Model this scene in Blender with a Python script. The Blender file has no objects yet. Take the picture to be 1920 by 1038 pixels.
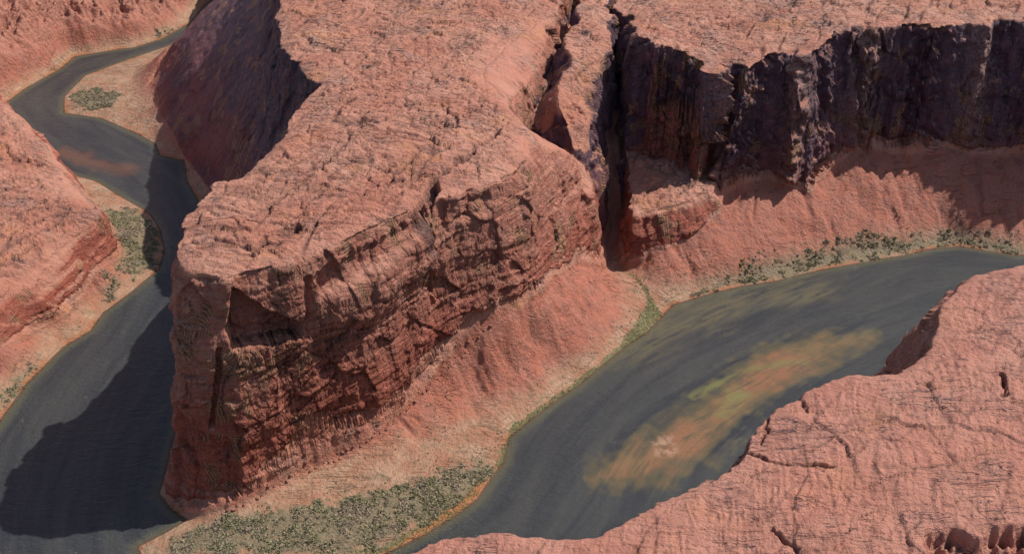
import bpy, bmesh, math, random, json, time
T0_ = time.time()
def tick(s): pass
import numpy as np
from mathutils import Vector

D = json.loads(r'''{"L":{"mesa":{"rim":[[-560,3300,300],[-430,2200,300],[-395,1900,300],[-368,1760,300],[-358.6,1723.1,298],[-353.9,1660.4,297],[-339.3,1615,297],[-335.4,1559.9,297],[-310.3,1510,296],[-294.5,1502.7,296],[-277.9,1459.2,295],[-256.9,1440.9,294],[-268.4,1407.7,294],[-275.2,1383.6,294],[-280.7,1352.3,294],[-287.1,1328.7,293],[-280.3,1295,293],[-292.8,1246.1,293],[-307.2,1194.3,294],[-313.3,1181.6,294],[-341.2,1175.5,296],[-340.2,1148.5,296],[-354.9,1090.9,297],[-351.2,1058,297],[-359,1037.3,298],[-351.6,1010.8,294],[-334.2,997,290],[-285.9,983.5,286],[-261.4,996.6,285],[-227.2,1004.5,285],[-180.9,1051.1,284],[-150.2,1082.9,283],[-112.7,1122.3,281],[-102.3,1145.1,280],[-90,1161.2,279],[-37.3,1195.4,275],[0,1238,270],[16.3,1269.5,266],[10,1307.7,268],[12.3,1351.3,272],[8.3,1385.7,274],[-7.1,1416.6,276],[-25.2,1458.9,278],[-43.6,1473.8,279],[-38.8,1527.1,279],[-11.6,1596.6,280],[32.1,1679.7,281],[73.7,1723,281],[83.5,1765.4,282],[110,1850,285],[125,2000,285],[200,2300,288],[400,3300,290]],"foot":[[-660,3300,100],[-600,2300,100],[-553.7,2205.6,110],[-592.5,2199.5,85],[-632.8,2152.4,60],[-661.2,2082.4,35],[-660,1996,22],[-631.5,1907.9,14],[-581.8,1806.2,6],[-532,1725,5],[-465,1600,8],[-430,1450,8],[-410,1350,8],[-395,1280,8],[-378,1200,18],[-390,1120,4],[-392,1050,2],[-394,980,2],[-392.2,961.9,2],[-365.1,938.1,5],[-342.4,930.4,7],[-307.9,937.2,10],[-266.2,973,12],[-198.6,1017.3,16],[-163.4,1040.5,20],[-116.3,1096.9,34],[-85.1,1131.2,52],[-59,1151,78],[-39.4,1165.2,96],[0,1193.5,100],[27.2,1228.6,100],[55.6,1271.4,100],[70.6,1307.2,110],[100,1360,100],[110,1440,90],[112,1475,90],[62,1440,190],[10.6,1393.5,243],[14.6,1457.5,243],[32.5,1529.5,243],[57.1,1630.1,244],[76.2,1723.8,246],[96.8,1819.6,248],[118,1800,250],[165,2000,255],[260,2300,200],[480,3300,220]],"extra":[[-170.1,1291.7,291],[-187.7,1161.5,290],[-88.9,1236.1,284],[-75.6,1376.6,286]]},"shoulder":{"rim":[[16.1,1248.9,264],[26.3,1264.9,235],[35.2,1289.8,200],[48.7,1318.2,165],[67.4,1335,136],[90.5,1370.3,134],[108.4,1396.4,138],[116.1,1420.6,147],[104.7,1451.1,158],[74.9,1462.8,172],[43.5,1422.3,205],[28.4,1401.5,235],[12.3,1359.3,268],[0,1293.5,268]],"foot":[[-20.1,1203.8,105],[27,1222.8,104],[62.9,1278.8,95],[90.8,1340.5,80],[113.1,1378.5,66],[130,1400,50],[137,1440,45],[130,1490,60],[95,1520,90],[50,1480,150],[-14.3,1392,200],[-19.9,1253,200]],"extra":[]},"rock_fin":{"rim":[[170,2000,285],[150,1800,284],[108.4,1762.7,283],[92.8,1687.2,278],[78.3,1619.6,272],[78,1565.8,262],[71.9,1512.8,245],[71.5,1486.2,225],[74.5,1470.1,200],[85.7,1456.3,178],[108.5,1457,165],[115.5,1491.8,172],[120.7,1514.8,190],[115.6,1550.2,215],[125.6,1577.9,240],[140.2,1623.1,258],[150.3,1686,270],[157.7,1724.8,276],[154,1760,280],[180,2000,283]],"foot":[[140,2000,200],[120,1800,180],[107.8,1861.1,232],[88.9,1778.1,222],[70.3,1695.8,212],[46.1,1608,205],[28.4,1532.8,198],[30.1,1483.1,185],[62,1470,130],[90,1450,60],[134,1440,42],[142,1500,50],[149,1580,80],[152,1660,120],[158,1760,200],[188,2000,250]],"extra":[]},"far_plateau":{"rim":[[184,2000,276],[162,1800,275],[165.1,1732.8,272],[175.3,1737.2,272],[183.2,1722.1,271],[176.6,1611.2,292],[190.8,1581.5,292],[204.3,1548.9,292],[226.8,1548.9,292],[247,1530.3,292],[262.3,1540.6,269],[267.1,1498,268],[290.6,1542.9,268],[315,1541.6,271],[324.9,1524.8,272],[353.4,1560.8,274],[388.9,1570.4,278],[409.5,1590.7,280],[420.7,1561.1,282],[446.3,1575.4,284],[472.7,1601.9,286],[493.9,1639.7,287],[501.8,1618.5,289],[519.2,1648.8,290],[532.6,1658.8,291],[530.7,1627.3,292],[570.9,1631.4,292],[597.7,1637.6,292],[621.6,1623.3,292],[637.4,1631.4,292],[663.4,1652.1,292],[693.2,1666.3,293],[725.2,1672.3,294],[760.5,1659.6,294],[820,1620,292],[902,1598,292],[980,1584,292],[1100,1540,292],[1700,1450,292],[1700,3300,300],[420,3300,285]],"foot":[[176,2000,240],[155,1800,200],[156,1700,125],[160,1600,80],[160,1500,60],[164.4,1517.9,60],[174,1531,80],[174.9,1554.4,126],[233.6,1579,122],[290.7,1576,110],[302.1,1501.1,88],[323.2,1508.1,84],[350.1,1528.5,86],[384.5,1539.1,80],[424.9,1532.7,68],[445,1530.1,64],[470,1563.7,80],[504.4,1596.2,90],[532.8,1613.3,92],[578.2,1613.3,92],[627.8,1613.3,92],[695.5,1617,90],[754,1617.3,88],[804.3,1617.5,86],[830,1585,85],[910,1560,75],[980,1545,60],[1100,1490,40],[1700,1380,40],[1900,3300,40],[400,3400,240]],"extra":[[600,2200,282],[1200,2200,285]]},"bench":{"rim":[[168.7,1553.5,122],[233.4,1580,126],[290.5,1553.5,122],[297.2,1517,106],[279.8,1482.1,106],[252.8,1460.1,101],[208.6,1439.4,99],[181.6,1432.4,97],[169.1,1426.7,96],[167.9,1473.2,104]],"foot":[[160,1500,50],[161.3,1468.9,48],[158.1,1424.4,42],[171.7,1413,42],[213.8,1415.6,44],[261.8,1436.2,50],[304.7,1476.1,80],[316.7,1527.8,100],[306.2,1581.9,125],[177.6,1589.7,130]],"extra":[]},"near_plateau":{"rim":[[-160,300,300],[-150,575,300],[-93.9,599.3,300],[-63.5,614,300],[-39.1,621,300],[-22,623.1,300],[10,621,300],[43.9,620.4,300],[60.2,625.9,300],[83.1,636.9,300],[102.6,650.9,300],[125,659.6,300],[151.2,676,300],[163.6,689.3,300],[183.1,704.8,300],[196.8,727.2,300],[216.9,760.8,300],[244.4,780.5,300],[258,794.9,300],[282.4,810.5,300],[311.9,815.8,300],[345.6,818,300],[364.3,830.3,300],[383,856.3,300],[401.1,895.4,300],[415.4,926,300],[433.9,948.7,300],[449.9,962.7,300],[465.8,974.1,300],[493.1,983.8,300],[520.7,993.6,300],[650,1010,300],[900,1060,300],[1500,1100,300],[1500,300,300]],"foot":[[-230,300,10],[-230,560,10],[-150,640,5],[-60,675,5],[40,680,5],[120,715,5],[170,760,5],[210,830,5],[300,880,5],[398.3,1051.3,60],[406,1024.5,120],[445.7,1067.2,130],[492.6,1137.9,120],[490,1060,60],[600,1090,10],[900,1130,5],[1600,1170,5],[1700,300,5]],"extra":[]},"rocky_hill":{"rim":[[-583.2,1436.3,92],[-595.3,1445.6,98],[-619.7,1458.3,102],[-643.5,1489.6,108],[-670.4,1526.3,117],[-702,1575.8,130],[-734.1,1619.4,142],[-765.6,1648.2,155],[-789.5,1655,168],[-820,1720,172],[-1000,1820,200],[-1300,1900,230],[-1300,1000,200],[-800,1090,120],[-690,1180,92],[-659.8,1242.3,88],[-640.9,1288.9,90],[-618.2,1351.4,92],[-597.8,1404.3,92]],"foot":[[-577.1,1457.3,34],[-587.3,1465.6,50],[-600,1494.5,60],[-649.1,1566.2,60],[-700,1650,30],[-790,1730,20],[-880,1830,15],[-1000,1950,20],[-1300,2060,40],[-1500,2000,40],[-1500,900,40],[-800,980,30],[-690,1100,30],[-653.9,1192.5,38],[-631.3,1247.5,40],[-603.3,1293.5,42],[-584.5,1374.6,40],[-572.4,1422.4,36]],"extra":[]}},"river":[[-560,3300],[-600,2700],[-679.4,2478.3],[-686.5,2370.2],[-727.3,2283.4],[-771.2,2241.8],[-806.2,2230.9],[-876.6,2196.1],[-888,2131.4],[-922.9,2050.4],[-937.6,1992.2],[-935,1950],[-880,1840],[-800,1765],[-741.8,1716.6],[-685,1689.5],[-637.6,1645.7],[-570.9,1587.1],[-542.2,1539.2],[-520.7,1478.4],[-516.1,1428],[-538.8,1373.1],[-565.6,1321.2],[-571.2,1277.8],[-596,1242.2],[-618.9,1164],[-626.8,1092],[-640,1000],[-620,850],[-540,740],[-380,670],[-200,680],[0,720],[90,760],[160,820],[220,890],[320,930],[400,1010],[450,1100],[560,1170],[800,1250],[1700,1280],[1700,1360],[1100,1400],[900,1440],[780,1465],[746.5,1466.7],[710.7,1478.4],[674.6,1490.3],[632.6,1484.3],[587.7,1466.7],[536.3,1452.2],[468.7,1432.2],[418.1,1414],[376.1,1396.1],[336.2,1386.6],[287.8,1369.2],[255.5,1353.3],[225.2,1337.8],[205.7,1308.6],[184.1,1275.4],[156.6,1248.1],[118.1,1202.3],[84.9,1161.8],[46.5,1122.1],[16.3,1087.1],[-3.2,1062.9],[-9.4,1021],[-27.6,985.4],[-39.2,959.7],[-59.5,937.3],[-93.3,906.8],[-137.2,875.9],[-200,835],[-300,815],[-380,845],[-404.5,888.1],[-379.5,908.4],[-360.3,926.7],[-382,943.1],[-401.4,968.2],[-402,1000],[-410,1100],[-425,1300],[-445,1450],[-490,1600],[-535,1690],[-556.3,1759.4],[-601.7,1778.5],[-619.9,1821.6],[-659.2,1858],[-743.4,1921.2],[-817.9,1943],[-839.3,2010.6],[-828.2,2106.4],[-766.1,2182.9],[-698.5,2255.5],[-640,2330],[-540,2500],[-500,2700],[-450,3300]],"tal":[[-377.9,880.7,3],[-326.5,909.9,5],[-244.6,947.5,8],[-158.6,982.5,7],[-69,1028.2,6],[-263.1,879.8,4],[-180.8,909.9,5],[-96.3,959.9,4],[-37.5,1021.2,4],[-307.4,934.1,9],[-265.5,968.7,12],[-198.1,1012.8,16],[-162.9,1035.8,20],[-116,1091.9,34],[-84.8,1126,52],[-58.8,1145.6,78],[-39.3,1160.2,94],[-6.6,1179.2,98],[27,1219.6,98],[62.9,1277,92],[27.2,1194.5,45],[26.9,1158.2,22],[98.6,1253,36],[-71.5,1101.4,26],[-6.6,1143.2,34],[138.6,1309.3,22],[108.2,1315.2,62],[180,1352.7,5],[177.5,1284.6,4],[110.7,1197.2,4],[33,1112.3,4],[0,1077.6,4],[-38.6,1073.1,8],[-100,1023.8,10],[-39.6,1129.7,28],[68.7,1186.6,8],[135.4,1371.5,24],[158.6,1416.2,5],[140,1440,12],[142,1500,40],[201.8,1346.2,5],[256.4,1364.5,6],[379.6,1418.9,6],[509.1,1474.9,7],[663.9,1512.4,7],[734.4,1482.3,7],[147.6,1437.9,26],[213.9,1412.2,38],[261.7,1433.7,47],[305.5,1485.4,70],[349.5,1524,84],[431.3,1523.4,66],[343.2,1461.4,48],[427.5,1478.8,28],[491.3,1531.5,52],[552.8,1570.4,80],[549,1616,98],[510.7,1572.2,66],[590.6,1580.5,66],[712.5,1575.7,64],[674.7,1606,94],[550.5,1530.3,34],[624.4,1585.3,68],[694.3,1610.5,86],[776.8,1607.6,82],[679.5,1538.4,48],[759.3,1527,36],[227.1,1380.4,18],[386.3,1490.2,58],[-758.3,2008.8,3],[-726.7,2077.9,4],[-678.9,1975.4,8],[-679.4,2178.9,4],[-744.4,1961.3,4],[-638.5,1892,6],[23.6,1563.3,170],[34.6,1618.4,180],[58.8,1713.7,188],[84.5,1828,196],[106.1,1923.6,205],[-520,1720,8],[-475,1600,8],[-420,1400,4],[-550,2500,20],[-693.8,2026.5,10],[-650.2,1951.6,14],[-615.1,1859.1,12],[-681.6,2122.6,34],[-623.3,2128.8,86],[-571.5,2145,115],[-542.2,2161.5,130],[-639.7,2352.1,60],[-591.1,1919.7,45],[-538.9,1803.4,30],[-600,2350,12],[-719.8,1691.3,4],[-646.5,1620.1,5],[-593.6,1580.4,4],[-587.9,1504.4,12],[-560.8,1429,4],[-571.2,1331.9,6],[-571.7,1407.8,18],[-586.9,1288.7,10],[-608.9,1243.4,8],[-641.8,1136.8,5],[-625.2,1216.1,20],[-652.8,1186.6,34],[-582.9,1362.6,30],[-879.3,2075.7,5],[-911,2049.4,6],[-941.1,2021.4,8],[-960.7,2031.7,25],[-961.2,2060.8,66],[-926.2,2123.8,50],[-938.4,2186.8,90],[-993.7,2188.2,122],[-893.5,2163.4,22],[-866.5,2204.7,10],[-808.4,2245.5,10],[-807.5,2261.2,38],[-821.4,2330.9,68],[-863.4,2229.5,62],[-730.1,2301.7,10],[-749.1,2399.6,42],[-694.6,2385.2,6],[-681.5,2484.2,10],[-895.7,2218.4,44],[-764.6,2284.8,40],[-1300,2300,260],[-1100,2500,240],[-900,2700,220],[-800,3200,200],[-1300,3200,300],[-1200,2050,150],[-900,1000,40],[-750,700,60],[-500,560,60],[-100,600,5],[1000,1500,30],[1700,1450,30],[300,700,20],[1500,1200,10]],"cr":[[[[-282,1085.3,295],[-262.4,1122.9,295],[-238.6,1160.5,294],[-220.7,1206.4,293],[-205.3,1259,292]],2.5,7],[[[-166,1186.3,290],[-150.7,1167.6,290],[-133.6,1203.4,289],[-111.8,1248.8,288],[-89.9,1257.5,287]],2.2,6],[[[-89.6,1156,282],[-87,1198.9,283],[-69.7,1231.3,283],[-48.5,1267,282],[-36.2,1294.1,281],[-16.8,1331.9,278]],3,9],[[[-105.9,1127.5,282],[-97.2,1161.5,283],[-91.2,1186.2,283]],5.5,16],[[[-215.6,1289.8,292],[-171.5,1306.2,291],[-136.3,1362.7,289]],1.6,4],[[[-188.2,1113.3,287],[-157.9,1165,288],[-123.5,1191.7,287]],1.5,4],[[[-271.7,1360.1,294],[-235.3,1393.7,293],[-184.8,1443.1,293],[-146.1,1495.2,293]],1.4,4],[[[-266.3,1027.1,290],[-259.9,1055.3,292],[-229.6,1078.6,291]],4,8],[[[-169.8,1606.3,294],[-126,1647,294],[-72.3,1689.5,294]],1.5,4],[[[-239.3,1144.1,293],[-217,1155.5,292],[-186.6,1152.4,291]],1.6,5],[[[-96.9,1390.3,287],[-74.7,1353.4,286],[-68.2,1325.4,285]],1.8,5],[[[-131.3,1295.7,289],[-104.1,1280.6,288],[-85.2,1292.4,287]],1.5,4],[[[-269.2,1543.3,296],[-196.1,1559.4,294],[-137.8,1588.9,293]],1.3,4],[[[-61.4,1359.6,283],[-21,1405,280]],1.6,5],[[[-344.5,1033.2,296],[-314.4,1048.9,296],[-272.6,1032.2,292],[-246.7,1042.7,290]],2.6,5],[[[-344.6,1070.4,296],[-303.5,1077.6,295],[-278,1062.8,294]],1.6,4],[[[-216.8,1475.3,294],[-195,1548,294],[-173,1644.5,295]],1.2,3],[[[192.2,708,300],[206.4,702.9,300],[226.7,696.7,300],[243.3,694.2,300],[256.4,695.5,300]],2,5],[[[215.7,753.9,300],[211.5,740.4,300],[207,720.7,300]],1.5,5],[[[431,807.5,300],[427.8,792.8,300],[424.6,778.3,300]],3,9],[[[198.5,625.9,300],[202.5,615.1,300],[211.7,601.9,300]],2,6],[[[248.3,781.9,300],[250.8,760.8,300]],1.5,4]],"pit":[[310.4,620.4,300],[333.7,628.6,300],[346.3,617.8,300],[365,625.9,300],[378,628.6,300],[411,620.4,300],[421.8,579,300],[356.9,569.2,300],[302,589.1,300]],"shoal":[[102,1000.3,0],[132.6,1034.7,0],[181.3,1077.3,0],[225.6,1120.1,0],[273.3,1172.6,0],[345.6,1230.6,0],[431.6,1268.2,0],[480.8,1263.4,0],[446.5,1239.9,0],[387.8,1196.7,0],[331.7,1155.4,0],[274.2,1092,0],[220.4,1030.1,0],[166.5,995.9,0],[125.4,982.8,0]],"pale":[[169.2,1053.4,0],[183.8,1070.5,0],[195.8,1062.9,0],[190.7,1034.7,0],[173.2,1030.1,0]],"green":[[254.3,1112,0],[277.2,1153.3,0],[296.6,1148,0],[284.8,1117,0],[262.7,1101.9,0]],"band":[[155.1,1230.6,0],[241.6,1302.4,0],[330.6,1353.3,0],[434,1379.8,0]],"grline":[[227.9,1137.6,0],[281.3,1180.2,0],[333.4,1202.3,0],[383.1,1207.9,0]],"lshoal":[[-771.9,1792.1,0],[-736.7,1772.8,0],[-692.1,1744.4,0],[-643.1,1729.5,0]],"flow":[[-520,3300,0],[-679.5,2415.6,0],[-784,2209.4,0],[-860.8,2111.3,0],[-879.2,1980.8,0],[-751.6,1821.6,0],[-614.7,1689.5,0],[-500,1480,0],[-490,1300,0],[-520,1100,0],[-500,920,0],[-420,780,0],[-260,740,0],[-80,790,0],[40,900,0],[142.8,1082.2,0],[271.7,1207.9,0],[480.9,1353.3,0],[696.2,1435,0],[1200,1340,0],[1700,1320,0]],"scrub":[[[-364.4,896.1,3],[-344,909.9,5],[-305.2,920.9,6],[-260,932,7],[-190.6,944.4,7],[-121.1,970.6,6],[-61.8,1002.2,5],[-21.9,1021.2,4],[-27.6,991,3],[-60,953.5,2],[-99.7,916.8,2],[-139,897.1,2],[-171.1,874.1,2],[-374.6,866.6,2]],[[-826.7,2020.4,3],[-781.4,2036.9,3],[-732.5,2006.7,4],[-727.4,1952.2,3],[-791.7,1954.3,2]],[[-636.8,1573.7,8],[-597.9,1596.8,4],[-569.1,1565.9,3],[-544.8,1518.9,3],[-522.1,1444.7,3],[-550.2,1389,3],[-568.7,1347.6,4],[-584.1,1392.2,10],[-579.5,1459.7,12]],[[248,1355.6,3],[314.4,1398.2,6],[374.4,1433,6],[467.7,1467.5,7],[529.8,1494.2,7],[594.9,1497.3,7],[665.3,1517,7],[716.5,1500.3,7],[766.8,1472,6],[763.1,1460.5,4],[672.4,1485.6,3],[588.3,1470.8,3],[536.5,1454.8,3],[468.8,1434.7,3],[376.4,1399.9,3],[288.1,1372.8,3]],[[-641.8,1136.8,5],[-619.9,1190.4,5],[-603.5,1202.8,4],[-632.7,1109.6,2]],[[-681.3,2375.2,4],[-707.6,2343,5],[-740,2294.3,6],[-726.4,2281.8,3],[-683,2356.3,2]],[[-800,2210,2],[-880.4,2176,3],[-888.9,2129.7,3],[-916,2063.6,5],[-930,2016.2,5],[-919.9,2058.1,2],[-879.8,2139.3,1]]],"orange":[[-9.3,1010.9,1],[-21.4,984.4,1],[-47.8,946.2,1],[-82,913.8,1],[-125.7,876.5,1],[-148.1,871.2,1],[-115.9,898,1],[-77.1,933.9,1],[-42.6,975.7,1],[-24.8,1006.4,1]],"lush":[[[168.3,1395.2,8],[190.8,1347.6,4],[175.2,1298.3,3],[133.7,1228,2],[89,1177.7,2],[46.7,1130,2],[3.2,1084.8,2],[-12.7,1041.8,2],[-18.7,1015.4,1],[-9.3,1010.9,1],[0,1057,1],[49.7,1118.9,1],[117.6,1195.4,1],[183.6,1270.5,1],[209.8,1313.5,1],[188.7,1365.9,5]],[[-24.8,1006.4,1],[-60.1,954.5,1],[-99.5,913.8,1],[-149.2,882.6,1],[-171.5,876.5,1],[-148.4,875,1],[-76.3,917.7,1],[-36.3,967.2,1]]]}''')
QUALITY = 1.0
SUN_AZ, SUN_EL = 21.0, 50.0        # azimuth measured from +X towards +Y
rng = np.random.default_rng(7)
scene = bpy.context.scene
C = scene.collection

# ---------------------------------------------------------------- noise
_perm = rng.permutation(256).astype(np.int32)
_perm = np.concatenate([_perm, _perm])
_g3 = rng.normal(size=(256, 3)).astype(np.float32)
_g3 /= np.linalg.norm(_g3, axis=1)[:, None]
_a = rng.random(256) * 2 * np.pi
_g2 = np.stack([np.cos(_a), np.sin(_a)], 1).astype(np.float32)

def n2(x, y, seed=0):
    x = x + seed * 17.31; y = y - seed * 9.77
    xi = np.floor(x); yi = np.floor(y)
    xf = (x - xi).astype(np.float32); yf = (y - yi).astype(np.float32)
    xi = xi.astype(np.int32) & 255; yi = yi.astype(np.int32) & 255
    u = xf * xf * xf * (xf * (xf * 6 - 15) + 10); v = yf * yf * yf * (yf * (yf * 6 - 15) + 10)
    def g(ix, iy, dx, dy):
        h = _perm[_perm[ix & 255] + (iy & 255)]
        return _g2[h, 0] * dx + _g2[h, 1] * dy
    a = g(xi, yi, xf, yf); b = g(xi + 1, yi, xf - 1, yf)
    c = g(xi, yi + 1, xf, yf - 1); d = g(xi + 1, yi + 1, xf - 1, yf - 1)
    return (a + u * (b - a)) * (1 - v) + (c + u * (d - c)) * v

def n3(x, y, z, seed=0):
    x = x + seed * 13.7; y = y - seed * 7.1; z = z + seed * 3.3
    xi = np.floor(x); yi = np.floor(y); zi = np.floor(z)
    xf = (x - xi).astype(np.float32); yf = (y - yi).astype(np.float32); zf = (z - zi).astype(np.float32)
    xi = xi.astype(np.int32) & 255; yi = yi.astype(np.int32) & 255; zi = zi.astype(np.int32) & 255
    u = xf * xf * (3 - 2 * xf); v = yf * yf * (3 - 2 * yf); w = zf * zf * (3 - 2 * zf)
    r = 0
    for i in (0, 1):
        wx = u if i else 1 - u
        for j in (0, 1):
            wy = v if j else 1 - v
            for k in (0, 1):
                wz = w if k else 1 - w
                h = _perm[_perm[_perm[(xi + i) & 255] + ((yi + j) & 255)] + ((zi + k) & 255)]
                r = r + wx * wy * wz * (_g3[h, 0] * (xf - i) + _g3[h, 1] * (yf - j) + _g3[h, 2] * (zf - k))
    return r

def fbm2(x, y, o, seed=0, gain=.5):
    r = 0; a = 1
    for i in range(o):
        r = r + a * n2(x, y, seed + i); x = x * 2.03; y = y * 2.03; a *= gain
    return r

def fbm3(x, y, z, o, seed=0, gain=.5):
    r = 0; a = 1
    for i in range(o):
        r = r + a * n3(x, y, z, seed + i); x = x * 2.03; y = y * 2.03; z = z * 2.03; a *= gain
    return r

def worley(x, y, z, seed=0):
    """nearest random seed in each unit cell: distance gap to the second, its hash and the offset from it"""
    xi = np.floor(x).astype(np.int32); yi = np.floor(y).astype(np.int32); zi = np.floor(z).astype(np.int32)
    d1 = np.full(x.shape, 9., np.float32); d2 = d1.copy(); h1 = np.zeros(x.shape, np.int32)
    ox = np.zeros(x.shape, np.float32); oy = ox.copy(); oz = ox.copy()
    for i in (-1, 0, 1):
        for j in (-1, 0, 1):
            for k in (-1, 0, 1):
                h = _perm[_perm[_perm[(xi + i + seed) & 255] + ((yi + j) & 255)] + ((zi + k) & 255)]
                ax = (x - (xi + i + .5 + _g3[h, 0] * .5)).astype(np.float32); ay = (y - (yi + j + .5 + _g3[h, 1] * .5)).astype(np.float32); az = (z - (zi + k + .5 + _g3[h, 2] * .5)).astype(np.float32)
                d = ax * ax + ay * ay + az * az
                m = d < d1
                d2 = np.where(m, d1, np.minimum(d2, d)); d1 = np.where(m, d, d1); h1 = np.where(m, h, h1)
                ox = np.where(m, ax, ox); oy = np.where(m, ay, oy); oz = np.where(m, az, oz)
    return np.sqrt(d2) - np.sqrt(d1), h1, ox, oy, oz
_r = rng.random((256, 4)).astype(np.float32) - .5

def ridge(v):                       # thin crest where the noise crosses zero
    return np.clip(1 - np.abs(v) * 6, 0, 1)

def ss(a, b, x):
    t = np.clip((x - a) / (b - a), 0, 1); return t * t * (3 - 2 * t)

# ---------------------------------------------------------------- plan geometry
def poly_sd(P, X, Y):
    """signed distance to a closed polygon, negative inside"""
    P = np.asarray(P, float)[:, :2]
    d = np.full(X.shape, 1e9); inside = np.zeros(X.shape, bool)
    n = len(P)
    for i in range(n):
        ax, ay = P[i]; bx, by = P[(i + 1) % n]
        ex, ey = bx - ax, by - ay
        l2 = ex * ex + ey * ey + 1e-9
        wx = X - ax; wy = Y - ay
        t = np.clip((wx * ex + wy * ey) / l2, 0, 1)
        d = np.minimum(d, (wx - t * ex) ** 2 + (wy - t * ey) ** 2)
        if abs(ey) > 1e-9:
            inside ^= ((ay > Y) != (by > Y)) & (X < (bx - ax) * (Y - ay) / ey + ax)
    d = np.sqrt(d)
    return np.where(inside, -d, d)

def line_d(P, X, Y):
    P = np.asarray(P, float)[:, :2]
    best = np.full(X.shape, 1e9); s = np.zeros(X.shape); sd = np.zeros(X.shape); acc = 0
    for i in range(len(P) - 1):
        ax, ay = P[i]; ex, ey = P[i + 1] - P[i]
        l = math.hypot(ex, ey)
        wx = X - ax; wy = Y - ay
        t = np.clip((wx * ex + wy * ey) / (l * l), 0, 1)
        dd = np.hypot(wx - t * ex, wy - t * ey)
        m = dd < best
        best = np.where(m, dd, best); s = np.where(m, acc + t * l, s)
        sd = np.where(m, np.where(wx * ey - wy * ex > 0, dd, -dd), sd)
        acc += l
    return best, s, sd

def rbf(pts, X, Y, smooth=0.0):
    """smooth surface through scattered heights (linear kernel plus a plane)"""
    P = np.asarray(pts, float)
    n = len(P); sc = 1000.
    xy = P[:, :2] / sc
    A = np.hypot(xy[:, None, 0] - xy[None, :, 0], xy[:, None, 1] - xy[None, :, 1])
    A = -A + smooth * np.eye(n)
    Q = np.c_[np.ones(n), xy]
    M = np.block([[A, Q], [Q.T, np.zeros((3, 3))]])
    w = np.linalg.solve(M, np.r_[P[:, 2], 0, 0, 0])
    R = w[n] + w[n + 1] * X / sc + w[n + 2] * Y / sc
    for i in range(n):
        R = R - w[i] * np.hypot(X / sc - xy[i, 0], Y / sc - xy[i, 1])
    return R

X0, X1, Y0, Y1, CELL = -1500., 1500., 400., 3200., 2.0
gx = np.arange(X0, X1 + 1, CELL); gy = np.arange(Y0, Y1 + 1, CELL)
GX, GY = np.meshgrid(gx, gy)

# low resolution evaluation of the smooth surfaces
def smooth_surface(pts, step=4):
    R = rbf(pts, GX[::step, ::step], GY[::step, ::step])
    return sample(R, gx[::step], gy[::step], GX, GY)

def sample(A, ax, ay, X, Y):
    fx = np.clip((X - ax[0]) / (ax[1] - ax[0]), 0, len(ax) - 1.001)
    fy = np.clip((Y - ay[0]) / (ay[1] - ay[0]), 0, len(ay) - 1.001)
    ix = fx.astype(np.int32); iy = fy.astype(np.int32)
    fx = fx - ix; fy = fy - iy
    return ((A[iy, ix] * (1 - fx) + A[iy, ix + 1] * fx) * (1 - fy) + (A[iy + 1, ix] * (1 - fx) + A[iy + 1, ix + 1] * fx) * fy)

def blur(A, r):
    k = np.exp(-.5 * (np.arange(-2 * r, 2 * r + 1) / r) ** 2); k /= k.sum()
    for ax in (0, 1):
        pad = [(0, 0), (0, 0)]; pad[ax] = (2 * r, 2 * r)
        B = np.pad(A, pad, mode='edge'); out = 0
        for i, w in enumerate(k):
            out = out + w * (B[i:i + A.shape[0]] if ax == 0 else B[:, i:i + A.shape[1]])
        A = out
    return A

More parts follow.
